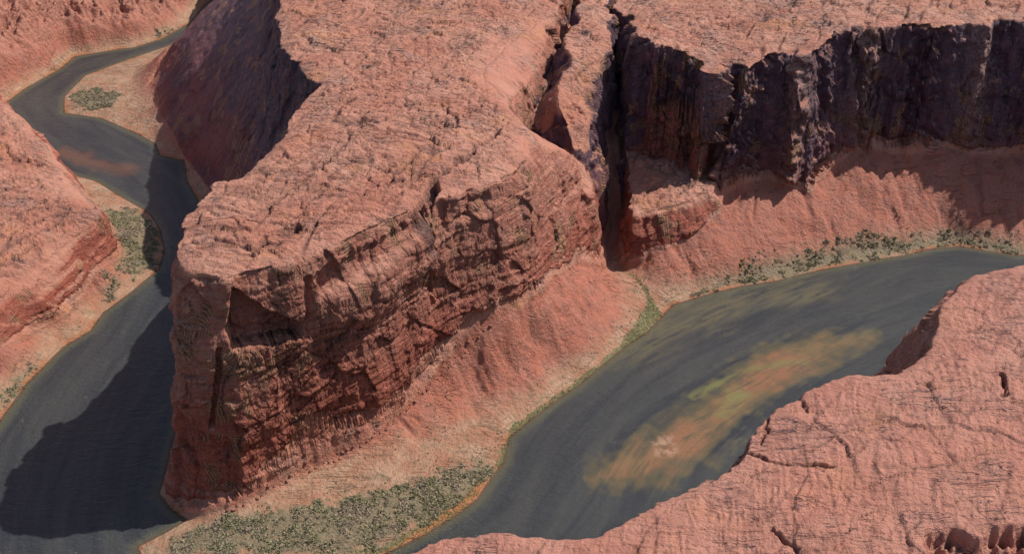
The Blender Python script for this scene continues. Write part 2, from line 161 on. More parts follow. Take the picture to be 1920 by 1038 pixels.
RIV = poly_sd(D['river'], GX, GY)                     # negative in the water
T = smooth_surface(D['tal'])
T = np.maximum(T, 2.0) * ss(0, 34, RIV) + .5 + .06 * np.clip(RIV, 0, 40)
T = np.where(RIV < 0, np.maximum(RIV * .12, -4), T)
FOOT_ZONE = {}
Hgt = T.copy(); LID = np.zeros(T.shape, np.int8); TT = np.full(T.shape, 2.0)
NAMES = ['mesa', 'shoulder', 'rock_fin', 'far_plateau', 'bench', 'near_plateau', 'rocky_hill']
for li, nm in enumerate(NAMES, 1):
    L = D['L'][nm]
    f = np.array(L['foot'])
    m = (GX > f[:, 0].min() - 5) & (GX < f[:, 0].max() + 5) & (GY > f[:, 1].min() - 5) & (GY < f[:, 1].max() + 5)
    iy, ix = np.where(m)
    a, b, c, d = iy.min(), iy.max() + 1, ix.min(), ix.max() + 1
    X = GX[a:b, c:d]; Y = GY[a:b, c:d]
    dr = poly_sd(L['rim'], X, Y); df = -poly_sd(L['foot'], X, Y)
    H = rbf(L['rim'] + L['extra'], X, Y, .02)
    lo = min(p[2] for p in L['rim']) - 8; hi = max(p[2] for p in L['rim']) + 6
    H = np.clip(H, lo, hi)
    Fz = rbf(L['foot'], X, Y, .01)
    Fz = np.clip(Fz, 0, 260)
    t = np.clip(dr, 0, None) / (np.clip(dr, 0, None) + np.clip(df, 0.01, None))
    t = np.where(dr <= 0, 0, t)
    Fz = np.maximum(Fz, np.minimum(T[a:b, c:d], Fz + 20))
    prof = {'mesa': 1.4 - .85 * ss(10, -40, X - (-345 + (Y - 1000) * .28)), 'rocky_hill': .9, 'shoulder': 1.0}.get(nm, 1.05)
    zz = H * (1 - t ** prof) + Fz * t ** prof
    # rounded shoulder at the rim
    rd = {'rocky_hill': 9, 'mesa': 6.5}.get(nm, 3.5)
    zz = zz - rd * np.exp(np.minimum(dr, 0) / (rd * 1.6)) * (dr <= 0) - rd * np.exp(-np.maximum(dr, 0) / 4.) * (dr > 0) * (1 - t)
    zz = np.where((df > 0) | (dr < 0), zz, -99)
    sub = Hgt[a:b, c:d]
    up = (zz > sub) | ((LID[a:b, c:d] == 0) & (zz > -50))
    Hgt[a:b, c:d] = np.where(up, zz, sub)
    LID[a:b, c:d] = np.where(up, li, LID[a:b, c:d])
    TT[a:b, c:d] = np.where(up, np.where(dr <= 0, np.maximum(dr / 60, -1), t), TT[a:b, c:d])
Hb2 = blur(Hgt, 2); Hb1 = blur(Hgt, 1); wf_ = blur(ss(.55, .9, TT), 2); Hgt = Hb1 * (1 - wf_) + Hb2 * wf_; del Hb1, Hb2
TT = blur(TT, 1)
ABOVE = blur(np.where(LID > 0, np.maximum(Hgt - np.maximum(T, -4), (1 - np.clip(TT, 0, 1)) * 120), 0), 1)
tick('coarse')
def smooth1(A, r, ax):
    k = np.exp(-.5 * (np.arange(-2 * r, 2 * r + 1) / r) ** 2); k /= k.sum()
    pad = [(0, 0), (0, 0)]; pad[ax] = (2 * r, 2 * r)
    B = np.pad(A, pad, mode='edge'); out = 0
    for i, w in enumerate(k):
        out = out + w * (B[i:i + A.shape[0]] if ax == 0 else B[:, i:i + A.shape[1]])
    return out
# ---------------------------------------------------------------- adaptive triangle net
gyy, gxx = np.gradient(blur(Hgt, 1), CELL)
SL = np.hypot(gxx, gyy)
ROUGH = blur(((LID == 4) | (LID == 3)).astype(float), 4)
def warp(X, Y):
    rough = sample(ROUGH, gx, gy, X, Y)
    wx = fbm2(X / 70, Y / 70, 2, 11) * (6 + 9 * rough) + fbm2(X / 17, Y / 17, 2, 15) * (3.0 + 3.5 * rough)
    wy = fbm2(X / 70, Y / 70, 2, 31) * (6 + 9 * rough) + fbm2(X / 17, Y / 17, 2, 35) * (3.0 + 3.5 * rough)
    wk = ss(5, 60, sample(RIV, gx, gy, X, Y)) * .85 + .15
    return X + wx * wk, Y + wy * wk, rough
def base_z(X, Y):
    a, b, _ = warp(X, Y); return sample(Hgt, gx, gy, a, b)
NV_, NU_ = 420, 440
v_ = np.linspace(0, 1, NV_); yv = 430 * (3190 / 430.) ** v_
SS_, YY_ = np.meshgrid(np.linspace(-1, 1, NU_), yv)
VX = (SS_ * (.40 * YY_ + 440)).ravel(); VY = YY_.ravel(); VZ = base_z(VX, VY)
i_ = np.arange(NV_ * NU_).reshape(NV_, NU_)
a_, b_, c_, d_ = i_[:-1, :-1].ravel(), i_[:-1, 1:].ravel(), i_[1:, 1:].ravel(), i_[1:, :-1].ravel()
par = (np.add.outer(np.arange(NV_ - 1), np.arange(NU_ - 1)) % 2).ravel()[:, None] > 0
TR = np.concatenate([np.where(par, np.c_[a_, b_, c_], np.c_[a_, b_, d_]), np.where(par, np.c_[a_, c_, d_], np.c_[b_, c_, d_])])
TOL = 2.5 / QUALITY
for it in range(12):
    n = len(VX)
    E = np.stack([TR, np.roll(TR, -1, 1)], -1)                   # edges 01, 12, 20
    lo = E.min(-1); hi = E.max(-1)
    key = (lo.astype(np.int64) * n + hi).ravel()
    uk, inv = np.unique(key, return_inverse=True)
    e0 = uk // n; e1 = uk % n
    mx, my, mz = (VX[e0] + VX[e1]) / 2, (VY[e0] + VY[e1]) / 2, (VZ[e0] + VZ[e1]) / 2
    ln = np.sqrt((VX[e0] - VX[e1]) ** 2 + (VY[e0] - VY[e1]) ** 2 + (VZ[e0] - VZ[e1]) ** 2)
    dist = np.sqrt(mx ** 2 + my ** 2 + (mz - 950) ** 2)
    c = my * .829 + (950 - mz) * .559
    upx = mx / c * 2200; vpx = -(my * .559 + (mz - 950) * .829) / c * 2200
    vis = (np.abs(upx) < 1040) & (np.abs(vpx) < 570)
    lim = TOL * dist / 1173 * np.where(vis, 1, 9) * np.where(mz < -.6, 4, 1) * np.where(it == 0, 1, 1)
    mk = (ln > lim) & (ln > .7)
    if not mk.any():
        break
    nid = np.full(len(uk), -1); nid[mk] = n + np.arange(mk.sum())
    nx, ny = mx[mk], my[mk]
    VX = np.concatenate([VX, nx]); VY = np.concatenate([VY, ny]); VZ = np.concatenate([VZ, base_z(nx, ny)])
    M3 = nid[inv].reshape(-1, 3); cnt = (M3 >= 0).sum(1)
    out = [TR[cnt == 0]]
    k = cnt == 3; t, m = TR[k], M3[k]
    out += [np.c_[t[:, 0], m[:, 0], m[:, 2]], np.c_[m[:, 0], t[:, 1], m[:, 1]], np.c_[m[:, 2], m[:, 1], t[:, 2]], m]
    for r_ in range(3):
        k = (cnt == 1) & (M3[:, r_] >= 0)
        t = np.roll(TR[k], -r_, 1); m = M3[k][:, r_]
        out += [np.c_[t[:, 0], m, t[:, 2]], np.c_[m, t[:, 1], t[:, 2]]]
        k = (cnt == 2) & (M3[:, r_] < 0)                          # unmarked edge r_
        t = np.roll(TR[k], -r_, 1); m = np.roll(M3[k], -r_, 1)    # edge 01 whole, 12 and 20 split
        out += [np.c_[t[:, 2], m[:, 2], m[:, 1]], np.c_[t[:, 0], t[:, 1], m[:, 1]], np.c_[t[:, 0], m[:, 1], m[:, 2]]]
    TR = np.concatenate(out)
print('net', len(VX), len(TR)); pass

# ---------------------------------------------------------------- heights on the net
X, Y = VX, VY
PX, PY = VX, VY
SXw, SYw, rough = warp(X, Y)
Z = VZ.copy()
TTf = sample(TT, gx, gy, SXw, SYw)
RV = sample(RIV, gx, gy, SXw, SYw)
ixn = np.clip(((SXw - X0) / CELL + .5).astype(int), 0, len(gx) - 1); iyn = np.clip(((SYw - Y0) / CELL + .5).astype(int), 0, len(gy) - 1)
LIDf = LID[iyn, ixn]
slope = sample(blur(SL, 1), gx, gy, SXw, SYw)
top = ss(.05, -.03, TTf) * (LIDf > 0)
cliff = ss(.9, 2.2, slope) * (TTf < 1.2)
abv = sample(ABOVE, gx, gy, SXw, SYw)
flo = ss(3.0, .6, abv)
near = (LIDf == 6).astype(float)

def rot(a, x, y):
    c, s = math.cos(a), math.sin(a); return c * x + s * y, -s * x + c * y

# top relief : slickrock swells, bedding ledges and joints
topw = top * (.35 + .65 * ss(-.05, -.45, TTf))
swell = fbm2(X / 130, Y / 130, 2, 41) * 6 + fbm2(X / 42, Y / 42, 3, 43) * 2.6
u1, v1 = rot(math.radians(-8), X, Y)
u3, v3 = rot(math.radians(58), X, Y)
qx = fbm2(X / 140, Y / 140, 2, 51) * 22; qy = fbm2(X / 140, Y / 140, 2, 55) * 22
led = fbm2((u1 + qx) / 150, (v1 + qy) / 26, 2, 61)
ledge = (led * 5 - np.floor(led * 5)); ledge = ss(.0, .82, ledge) - ledge * .0
u2, v2 = rot(math.radians(80), X, Y)
led2 = fbm2((u2 + qx * .7) / 150, (v2 + qy * .7) / 22, 2, 71)
ledge2 = led2 * 4 - np.floor(led2 * 4); ledge2 = ss(0, .85, ledge2)
wx_ = X + fbm2(X / 30, Y / 30, 2, 61) * 10; wy_ = Y + fbm2(X / 30, Y / 30, 2, 63) * 10
ua, va = rot(math.radians(25), wx_, wy_)
gap1, hc, o1, o2, _ = worley(ua / 62, va / 34, X * 0 + .5, 3)
slab_t = _r[hc, 0] * 4.2 + (o1 * _r[hc, 1] * 62 + o2 * _r[hc, 2] * 34) * .16
sj = ss(.06, .0, gap1) * (_r[hc, 3] > -.1)
gap1b, hb_, o1, o2, _ = worley(ua / 23, va / 13, X * 0 + .5, 9)
slab_t = slab_t + _r[hb_, 0] * 1.5 + (o1 * _r[hb_, 1] * 23 + o2 * _r[hb_, 2] * 13) * .16
relief = swell + slab_t * (1.15 - .4 * near) - sj * 1.2 + ledge * (3.3 - near * 2.3) + ledge2 * (.3 + near * .9)
jm = ss(-.12, .12, n2(X / 120, Y / 120, 81))
j1 = ridge(n2((u3 + qx * .5) / 150, (v3 + qy * .5) / 30, 83) * 2.4) * jm
j2 = ridge(n2((u2 + qx * .6) / 90, (v2 + qy * .6) / 30, 87) * 2.2) * (1 - jm * .6)
relief = relief - (j1 * 5.0 * (1 - .7 * near) + j2 * 1.6)
relief = relief + fbm2(X / 9, Y / 9, 3, 91) * .3 + np.abs(fbm2(X / 24, Y / 24, 3, 95)) * -.8
Z = Z + relief * topw * (1 - .25 * near)
# talus gullies and rubble, sandy flats
talus = flo * ss(2, 30, Z) * ss(.12, .4, slope)
wgt = ss(1250, 1400, Y + X * .3)
gul = fbm2(X / 34 + fbm2(X / 90, Y / 90, 2, 3), Y / 110, 3, 101) * wgt + fbm2((X * .7 + Y * .7) / 34 + fbm2(X / 90, Y / 90, 2, 3), (X * .7 - Y * .7) / 110, 3, 101) * (1 - wgt)
Z = Z + talus * (gul * 7 - np.abs(gul) * 4 + fbm2(X / 6, Y / 6, 2, 105) * .5 + fbm2(X / 15, Y / 15, 2, 108) * 1.0)
hl_ = flo * ss(-540, -640, X) * ss(2060, 2160, Y + (-X - 900) * .6) * ss(15, 60, RV)
Z = Z + hl_ * (-np.abs(fbm2(X / 90, Y / 90, 4, 221)) * 60 + ledge * 8 + slab_t * 1.6 + np.abs(fbm2(X / 28, Y / 28, 3, 225)) * -13 + 9)
flat = flo * ss(1, 8, RV)
Z = Z + flat * (fbm2(X / 25, Y / 25, 3, 111) * .9 + fbm2(X / 5, Y / 5, 2, 115) * .45) * ss(1, 20, RV)
Z = np.where((flo > .5) & (RV > 0), np.maximum(Z, .12), Z)

bnc = (LIDf == 5).astype(float)
Z = Z + bnc * (fbm2(X / 30, Y / 30, 4, 211) * 6 - np.abs(fbm2(X / 14, Y / 14, 3, 215)) * 4)
# carved joints and notches
crack = np.zeros(X.shape)
for pts, w, dep in D['cr']:
    P = np.array(pts)
    m = (X > P[:, 0].min() - 25) & (X < P[:, 0].max() + 25) & (Y > P[:, 1].min() - 25) & (Y < P[:, 1].max() + 25)
    xx, yy = X[m], Y[m]
    d, s, sd = line_d(P, xx + n2(xx / 14, yy / 14, 5) * 7 + n2(xx / 5, yy / 5, 6) * 2, yy + n2(xx / 14, yy / 14, 7) * 7)
    ww = w * (1 + n2(s / 12, s * 0, 9) * .8)
    k = ss(1, .25, d / np.maximum(ww, .4) / 1.4)
    Z[m] -= dep * k * (TTf[m] < .9); crack[m] = np.maximum(crack[m], k)
P = D['pit']
m = (X > 250) & (X < 560) & (Y > 540) & (Y < 660)
d = poly_sd(P, X[m] + n2(X[m] / 9, Y[m] / 9, 5) * 9, Y[m] + n2(X[m] / 9, Y[m] / 9, 8) * 9)
Z[m] -= 24 * ss(2, -5, d) * (.7 + .6 * n2(X[m] / 6, Y[m] / 6, 12))

# ---------------------------------------------------------------- displacement along the face normal
HB = blur(Hgt, 2); gyB, gxB = np.gradient(HB, CELL)
N = np.stack([-sample(gxB, gx, gy, SXw, SYw), -sample(gyB, gx, gy, SXw, SYw), np.ones(X.shape)])
N /= np.linalg.norm(N, axis=0)
def normals(X, Y, Z):
    P = np.stack([X, Y, Z], 1)
    fn = np.cross(P[TR[:, 1]] - P[TR[:, 0]], P[TR[:, 2]] - P[TR[:, 0]])
    n = np.stack([sum(np.bincount(TR[:, k], weights=fn[:, c], minlength=len(P)) for k in range(3)) for c in range(3)])
    return n / (np.linalg.norm(n, axis=0) + 1e-12)
steep = ss(.80, .35, N[2]) * (1 - flo) * ss(1, 14, abv)
hx, hy = N[0], N[1]; hl = np.hypot(hx, hy) + 1e-6
bed = Z + fbm2(X / 160, Y / 160, 2, 121) * 22
strata = fbm3(X / 90, Y / 90, bed / 7.5, 2, 131) + .6 * n3(X / 40, Y / 40, bed / 3.2, 137)
strata2 = n3(X / 200, Y / 200, bed / 26, 139)
flute = fbm3(X / 22, Y / 22, Z / 130, 3, 141)
blocky = fbm3(X / 26, Y / 26, Z / 30, 4, 151)
slab = n3(X / 34, Y / 34, Z / 60, 161); slab = np.floor(slab * 5) / 5 + ss(.7, 1, slab * 5 - np.floor(slab * 5)) / 5
isA = ((LIDf == 1) | (LIDf == 2)).astype(float)
isM = isA + (LIDf == 7)
brk = np.cumsum(np.random.default_rng(3).choice([2.2, 3.5, 5, 8, 13, 19], 120, p=[.2, .25, .2, .15, .12, .08])) - 200
li_ = np.searchsorted(brk, bed); fz = (bed - brk[np.clip(li_ - 1, 0, 119)])
def lay(i): return n3(X / 48, Y / 48, i * 3.71, 135) * 1.5 + .55 * np.sin(i * 12.9898) 
k_ = ss(0, 1.3, fz); stepd = lay(li_ - 1.) * (1 - k_) + lay(li_ * 1.) * k_
st_i = np.where(steep > 0.01)[0]
fac = np.zeros(X.shape); fgap = np.ones(X.shape)
xs, ys, zs = X[st_i], Y[st_i], Z[st_i]
xs = xs + fbm3(xs / 25, ys / 25, zs / 25, 2, 145) * 9; zs = zs + fbm3(xs / 25, ys / 25, zs / 25, 2, 147) * 9
big_ = np.where(rough[st_i] > .5, .62, .34)
for scl, am, tl, sd_ in ((58, 9., .42, 21), (24, 3.2, .32, 33), (10, 1.1, .28, 45)):
    gp, hh_, o1, o2, o3 = worley(xs / scl, ys / scl, zs / scl * .8, sd_)
    fac[st_i] += (am * 2 * _r[hh_, 0] + (o1 * _r[hh_, 1] + o2 * _r[hh_, 2] + o3 * _r[hh_, 3] * 1.2) * scl * tl) * big_
    fgap[st_i] = np.minimum(fgap[st_i], gp * scl / 2.2)
fjoint = ss(1, .1, fgap)
smoothz = ss(-.15, .15, n3(X / 110, Y / 110, Z / 60, 155))
disp = strata * 1.0 + fac - fjoint * .8 + stepd * (2.7 * isM * (.3 + .8 * smoothz) + .8) + strata2 * 3.4 + flute * (.5 + 1.4 * rough) + np.abs(blocky) * -1.8
disp = disp + fbm3(X / 7, Y / 7, Z / 5, 3, 171) * .9
gz = Z / 268.
rib = np.zeros(X.shape)
for cx, wd, am in ((289, 15, 34), (415, 14, 32), (529, 18, 30), (480, 6, 6), (352, 30, -20), (470, 26, -16), (620, 45, -24), (232, 30, -14), (700, 16, 16), (660, 9, 9), (725, 12, -6)):
    q = X - cx - n2(Z / 45, X * 0, cx) * 9
    if am > 15: rib = np.maximum(rib, np.exp(-(q / wd / 1.25) ** 2) * (LIDf == 4))
    disp = disp + (LIDf == 4) * am * np.exp(-(q / wd) ** 2) * (.6 + .7 * fbm3(X / 12, Y / 12, Z / 14, 3, 181))
disp = disp + (LIDf == 4) * fbm3(X / 16, Y / 16, Z / 12, 4, 191) * 1.5
dx = disp * steep
# features of the mesa's front face : (along the face, height) outlines pushed in
ta = np.array([.831, .556]); na = np.array([.556, -.831]); oa = np.array([-334.2, 997.])
fa = (X - oa[0]) * ta[0] + (Y - oa[1]) * ta[1]; fb = (X - oa[0]) * na[0] + (Y - oa[1]) * na[1]
onf = (LIDf == 1) & (np.abs(fb - (290 - Z) * .22) < 45) & (steep > .3) & (Z < 283) & (fa > -90) & (fa < 560) & (N[0] * na[0] + N[1] * na[1] > -.1)
def dent(pts, depth, edge=2.0, wob=3):
    m = onf
    a = fa[m] + n2(fa[m] / 9, Z[m] / 9, 21) * wob; z = Z[m] + n2(fa[m] / 9, Z[m] / 9, 25) * wob
    d = poly_sd(pts, a, z)
    dx[m] -= depth * ss(edge, -edge, d) * ss(.3, .8, steep[m])
dent([[34, 272], [66, 236], [103, 206], [99, 187], [53, 198], [22, 201], [19, 226]], 22, 1.5, 2)
dent([[-40, 121], [-25, 104], [3, 96], [5, 56], [-8, -5], [-80, -5], [-72, 100]], 8, 2.0, 4)
dent([[6, 205], [0, 170], [-8, 145], [-19, 110], [-14, 110], [-3, 145], [6, 170], [12, 205]], 9, 1.5, 3)
dent([[109, 262], [103, 217], [100, 185], [106, 185], [109, 217], [116, 262]], 5, 1.5, 3)
dent([[276, 268], [273, 218], [274, 184], [273, 144], [278, 144], [280, 184], [279, 218], [282, 268]], 4, 1.5, 4)
dent([[286, 262], [300, 268], [340, 262], [372, 255], [366, 236], [320, 240], [290, 236]], 5, 3, 6)
m = onf & (fa > 100) & (fa < 300)
lightbench = ss(105, 165, fa[m]) * ss(292, 268, fa[m]); zb = 228 + (fa[m] - 100) * .17
dx[m] += lightbench * 15 * ss(zb + 12, zb - 16, Z[m]) * ss(zb - 75, zb - 28, Z[m]) * ss(.3, .8, steep[m])
dent([[120, 258], [180, 264], [262, 268], [262, 252], [180, 238], [125, 232]], 6, 3, 6)
dent([[466, 128], [480, 117], [477, 88], [466, 92]], 9, 2, 3)
dx = dx
X = X + dx * hx / hl * np.minimum(1, hl * 1.6); Y = Y + dx * hy / hl * np.minimum(1, hl * 1.6)
Z = Z + dx * N[2] * .3 * steep

tick('disp')
# ---------------------------------------------------------------- masks for colour
def mask_polys(polys, Xa, Ya, soft=9, wob=18):
    out = np.zeros(Xa.shape)
    for p in polys:
        P = np.array(p)
        m = (Xa > P[:, 0].min() - 20) & (Xa < P[:, 0].max() + 20) & (Ya > P[:, 1].min() - 20) & (Ya < P[:, 1].max() + 20)
        d = poly_sd(P, Xa[m] + fbm2(Xa[m] / 22, Ya[m] / 22, 2, 201) * wob, Ya[m] + fbm2(Xa[m] / 22, Ya[m] / 22, 2, 205) * wob)
        out[m] = np.maximum(out[m], ss(soft, -soft, d))
    return out
scrub = mask_polys(D['scrub'], PX, PY) * flo
orange = mask_polys([D['orange']], PX, PY, 4, 5)
lush = mask_polys(D['lush'], PX, PY, 3, 6) * (RV > -3)
N2 = normals(X, Y, Z)

def add_mesh(name, verts, faces, mat, attrs=None, smooth=True, quads=True):
    me = bpy.data.meshes.new(name)
    k = faces.shape[1]
    me.vertices.add(len(verts)); me.vertices.foreach_set('co', verts.astype(np.float32).ravel())
    me.loops.add(faces.size); me.loops.foreach_set('vertex_index', faces.astype(np.int32).ravel())
    me.polygons.add(len(faces)); me.polygons.foreach_set('loop_start', np.arange(0, faces.size, k, dtype=np.int32))
    me.polygons.foreach_set('use_smooth', np.full(len(faces), smooth))
    for nm, v in (attrs or {}).items():
        a = me.attributes.new(nm, 'FLOAT', 'POINT'); a.data.foreach_set('value', v.astype(np.float32).ravel())
    me.update(calc_edges=True)
    me.materials.append(mat)
    o = bpy.data.objects.new(name, me); C.objects.link(o)
    return o

# ---------------------------------------------------------------- materials
class G:
    """small helper round a node tree"""
    def __init__(s, name):
        s.m = bpy.data.materials.new(name); s.m.use_nodes = True
        s.t = s.m.node_tree; s.b = s.t.nodes['Principled BSDF']
        s.geo = s.t.nodes.new('ShaderNodeNewGeometry').outputs['Position']
    def n(s, ty, **kw):
        x = s.t.nodes.new(ty)
        for k, v in kw.items(): setattr(x, k, v)
        return x
    def put(s, sock, v):
        if isinstance(v, bpy.types.NodeSocket): s.t.links.new(v, sock)
        else: sock.default_value = v
    def attr(s, nm): return s.n('ShaderNodeAttribute', attribute_name=nm).outputs['Fac']
    def ma(s, op, a, b=0., c=0., clamp=False):
        x = s.n('ShaderNodeMath', operation=op, use_clamp=clamp)
        for i, v in enumerate((a, b, c)): s.put(x.inputs[i], v)
        return x.outputs[0]
    def mix(s, f, a, b, mode='MIX'):
        x = s.n('ShaderNodeMix', data_type='RGBA', blend_type=mode, clamp_factor=True)
        s.put(x.inputs[0], f)
        for i, v in ((6, a), (7, b)):
            s.put(x.inputs[i], v if isinstance(v, bpy.types.NodeSocket) else (*v, 1))
        return x.outputs[2]
    def map(s, vec, scale=(1, 1, 1), rotz=0., rot=None):
        x = s.n('ShaderNodeMapping'); s.put(x.inputs['Vector'], vec)
        x.inputs['Scale'].default_value = scale; x.inputs['Rotation'].default_value = rot or (0, 0, rotz)
        return x.outputs[0]
    def noise(s, vec, scale, detail=3, rough=.55, dist=0.):
        x = s.n('ShaderNodeTexNoise'); s.put(x.inputs['Vector'], vec)
        x.inputs['Scale'].default_value = scale; x.inputs['Detail'].default_value = detail
        x.inputs['Roughness'].default_value = rough; x.inputs['Distortion'].default_value = dist
        return x.outputs['Fac']
    def ramp(s, f, lo, hi):
        x = s.n('ShaderNodeMapRange', interpolation_type='SMOOTHSTEP'); s.put(x.inputs[0], f)
        x.inputs[1].default_value = lo; x.inputs[2].default_value = hi
        return x.outputs[0]
    def vor(s, vec, scale, feature='F1', out='Distance'):
        x = s.n('ShaderNodeTexVoronoi', feature=feature); s.put(x.inputs['Vector'], vec); x.inputs['Scale'].default_value = scale
        return x.outputs[out]
    def bump(s, h, dist, strength=1., nrm=None):
        x = s.n('ShaderNodeBump'); s.put(x.inputs['Height'], h)
        x.inputs['Distance'].default_value = dist; x.inputs['Strength'].default_value = strength
        if nrm is not None: s.put(x.inputs['Normal'], nrm)
        return x.outputs[0]

g = G('sandstone')
P3 = g.geo
sep = g.n('ShaderNodeSeparateXYZ'); g.put(sep.inputs[0], P3)
sx, sy, sz = sep.outputs
topA, cliffA, talA, shoA = g.attr('top'), g.attr('cliff'), g.attr('talus'), g.attr('shore')
scrA, lusA, crkA, nearA, farA, isfA = g.attr('scrub'), g.attr('lush'), g.attr('crack'), g.attr('near'), g.attr('far'), g.attr('isf')
big = g.noise(P3, .011, 3); mid = g.noise(P3, .05, 4, .6); fine = g.noise(P3, .22, 4, .65); grain = g.noise(P3, .9, 3, .7)
# warped point for bedding
wv = g.n('ShaderNodeTexNoise'); g.put(wv.inputs['Vector'], P3); wv.inputs['Scale'].default_value = .018; wv.inputs['Detail'].default_value = 3
wadd = g.n('ShaderNodeVectorMath', operation='MULTIPLY_ADD'); g.put(wadd.inputs[0], wv.outputs['Color']); wadd.inputs[1].default_value = (60, 60, 34); g.put(wadd.inputs[2], P3)
WP = wadd.outputs[0]
bedv = g.map(WP, (.012, .012, .42))
bed = g.noise(bedv, 1, 4, .6)
bedf = g.noise(g.map(WP, (.04, .04, 1.5)), 1, 2, .6)
# top colour : pale salmon with tan sweeps
c_top = g.mix(g.ramp(big, .35, .65), (.55, .212, .135), (.60, .28, .19))
c_top = g.mix(g.ma('MULTIPLY', g.ramp(g.noise(P3, .02, 3, .6), .52, .68), .55), c_top, (.43, .25, .20))
c_top = g.mix(g.ma('MULTIPLY', g.ramp(g.noise(g.map(P3, (1, 1.6, 1), .6), .016, 4, .6), .56, .68), .6), c_top, (.62, .26, .12))
c_top = g.mix(g.ma('MULTIPLY', g.ramp(g.noise(g.map(P3, (1, 1.4, 1), 1.6), .03, 5, .65), .58, .68), .55), c_top, (.33, .125, .09))
c_top = g.mix(g.ma('MULTIPLY', g.ramp(mid, .45, .72), .6), c_top, (.47, .19, .125))
wl = g.n('ShaderNodeVectorMath', operation='MULTIPLY_ADD'); g.put(wl.inputs[0], wv.outputs['Color']); wl.inputs[1].default_value = (18, 18, 8); g.put(wl.inputs[2], P3)
streak = g.noise(g.map(wl.outputs[0], (.018, .13, .1), math.radians(8)), 1, 5, .65)
c_top = g.mix(g.ma('MULTIPLY', g.ramp(streak, .55, .75), .5), c_top, (.40, .165, .115))
c_top = g.mix(g.ma('MULTIPLY', g.ramp(streak, .42, .25), .45), c_top, (.66, .35, .25))
c_top = g.mix(g.ma('MULTIPLY', nearA, .45), c_top, g.mix(g.ramp(mid, .35, .7), (.60, .25, .175), (.52, .20, .14)))
lich = g.ramp(g.noise(P3, .3, 5, .75), .60, .74)
c_top = g.mix(g.ma('MULTIPLY', lich, .5), c_top, (.17, .105, .095))
# bedding joint lines
jl = g.noise(g.map(P3, (.012, .11, .05), math.radians(-52)), 1, 2, .5, .3)
jl2 = g.noise(g.map(P3, (.014, .13, .05), math.radians(6)), 1, 2, .5, .3)
jline = g.ma('MAXIMUM', g.ramp(g.ma('ABSOLUTE', g.ma('SUBTRACT', jl, .5)), .013, .002), g.ma('MULTIPLY', g.ramp(g.ma('ABSOLUTE', g.ma('SUBTRACT', jl2, .47)), .011, .002), .7))
jm = g.ramp(g.noise(P3, .02, 2), .48, .62)
jline = g.ma('MULTIPLY', jline, jm)
c_top = g.mix(g.ma('MULTIPLY', jline, .75), c_top, (.10, .07, .075))
# cliff colour : varnished deep red, lighter beds, dark streaks
c_cl = g.mix(g.ramp(bed, .36, .62), (.38, .10, .062), (.50, .17, .11))
c_cl = g.mix(g.ma('MULTIPLY', g.ramp(mid, .5, .72), .55), c_cl, (.52, .22, .15))
vst = g.noise(g.map(P3, (.11, .11, .009)), 1, 4, .65)
c_cl = g.mix(g.ma('MULTIPLY', g.ramp(vst, .57, .73), .22), c_cl, (.13, .052, .05))
c_cl = g.mix(g.ma('MULTIPLY', g.ma('MULTIPLY', g.ramp(sz, 90, 200), g.ma('SUBTRACT', 1., farA)), .55), c_cl, g.mix(g.ramp(mid, .35, .65), (.50, .195, .13), (.60, .29, .20)))  # upper face brightened with height, sunlit tone given by colour
c_cl = g.mix(g.ma('MULTIPLY', g.attr('westshade'), g.ma('MULTIPLY_ADD', g.ramp(vst, .36, .60), .35, .6)), c_cl, (.072, .058, .095))  # shade of the west wall put into the colour, in vertical streaks
c_cl = g.mix(g.ma('MULTIPLY', farA, .82), c_cl, g.mix(g.ramp(mid, .4, .65), (.072, .064, .105), (.17, .09, .12)))  # blue-purple shadow tone of far cliff and fin, painted into the albedo
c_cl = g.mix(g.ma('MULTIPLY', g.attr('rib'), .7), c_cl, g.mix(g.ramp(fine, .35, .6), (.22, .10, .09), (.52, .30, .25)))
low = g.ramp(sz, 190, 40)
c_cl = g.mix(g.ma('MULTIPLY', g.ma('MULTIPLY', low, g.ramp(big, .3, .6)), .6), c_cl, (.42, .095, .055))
# fresh spalls : tan patches with swirling thin laminae
wc = g.n('ShaderNodeTexNoise'); g.put(wc.inputs['Vector'], P3); wc.inputs['Scale'].default_value = .12; wc.inputs['Detail'].default_value = 3
wa2 = g.n('ShaderNodeVectorMath', operation='MULTIPLY_ADD'); g.put(wa2.inputs[0], wc.outputs['Color']); wa2.inputs[1].default_value = (13, 13, 13); g.put(wa2.inputs[2], P3)
cell = g.n('ShaderNodeTexVoronoi', feature='F1'); g.put(cell.inputs['Vector'], g.map(wa2.outputs[0], (1, 1, .5))); cell.inputs['Scale'].default_value = .065
csep = g.n('ShaderNodeSeparateColor'); g.put(csep.inputs[0], cell.outputs['Color'])
pm = g.ma('GREATER_THAN', csep.outputs[0], .74)
pm = g.ma('MULTIPLY', pm, g.ramp(g.noise(P3, .013, 2), .47, .52))
ld = g.n('ShaderNodeVectorMath', operation='SUBTRACT'); g.put(ld.inputs[0], cell.outputs['Color']); ld.inputs[1].default_value = (.5, .5, .5)
ldn = g.n('ShaderNodeVectorMath', operation='NORMALIZE'); g.put(ldn.inputs[0], ld.outputs[0])
ldd = g.n('ShaderNodeVectorMath', operation='DOT_PRODUCT'); g.put(ldd.inputs[0], ldn.outputs[0]); g.put(ldd.inputs[1], P3)
lam = g.ma('SINE', g.ma('MULTIPLY_ADD', g.noise(P3, .06, 2), 5., g.ma('MULTIPLY', ldd.outputs['Value'], 2.1)))
c_pt = g.mix(g.ramp(lam, .1, .8), (.46, .24, .13), (.16, .065, .04))
c_cl = g.mix(g.ma('MULTIPLY', pm, .8), c_cl, c_pt)
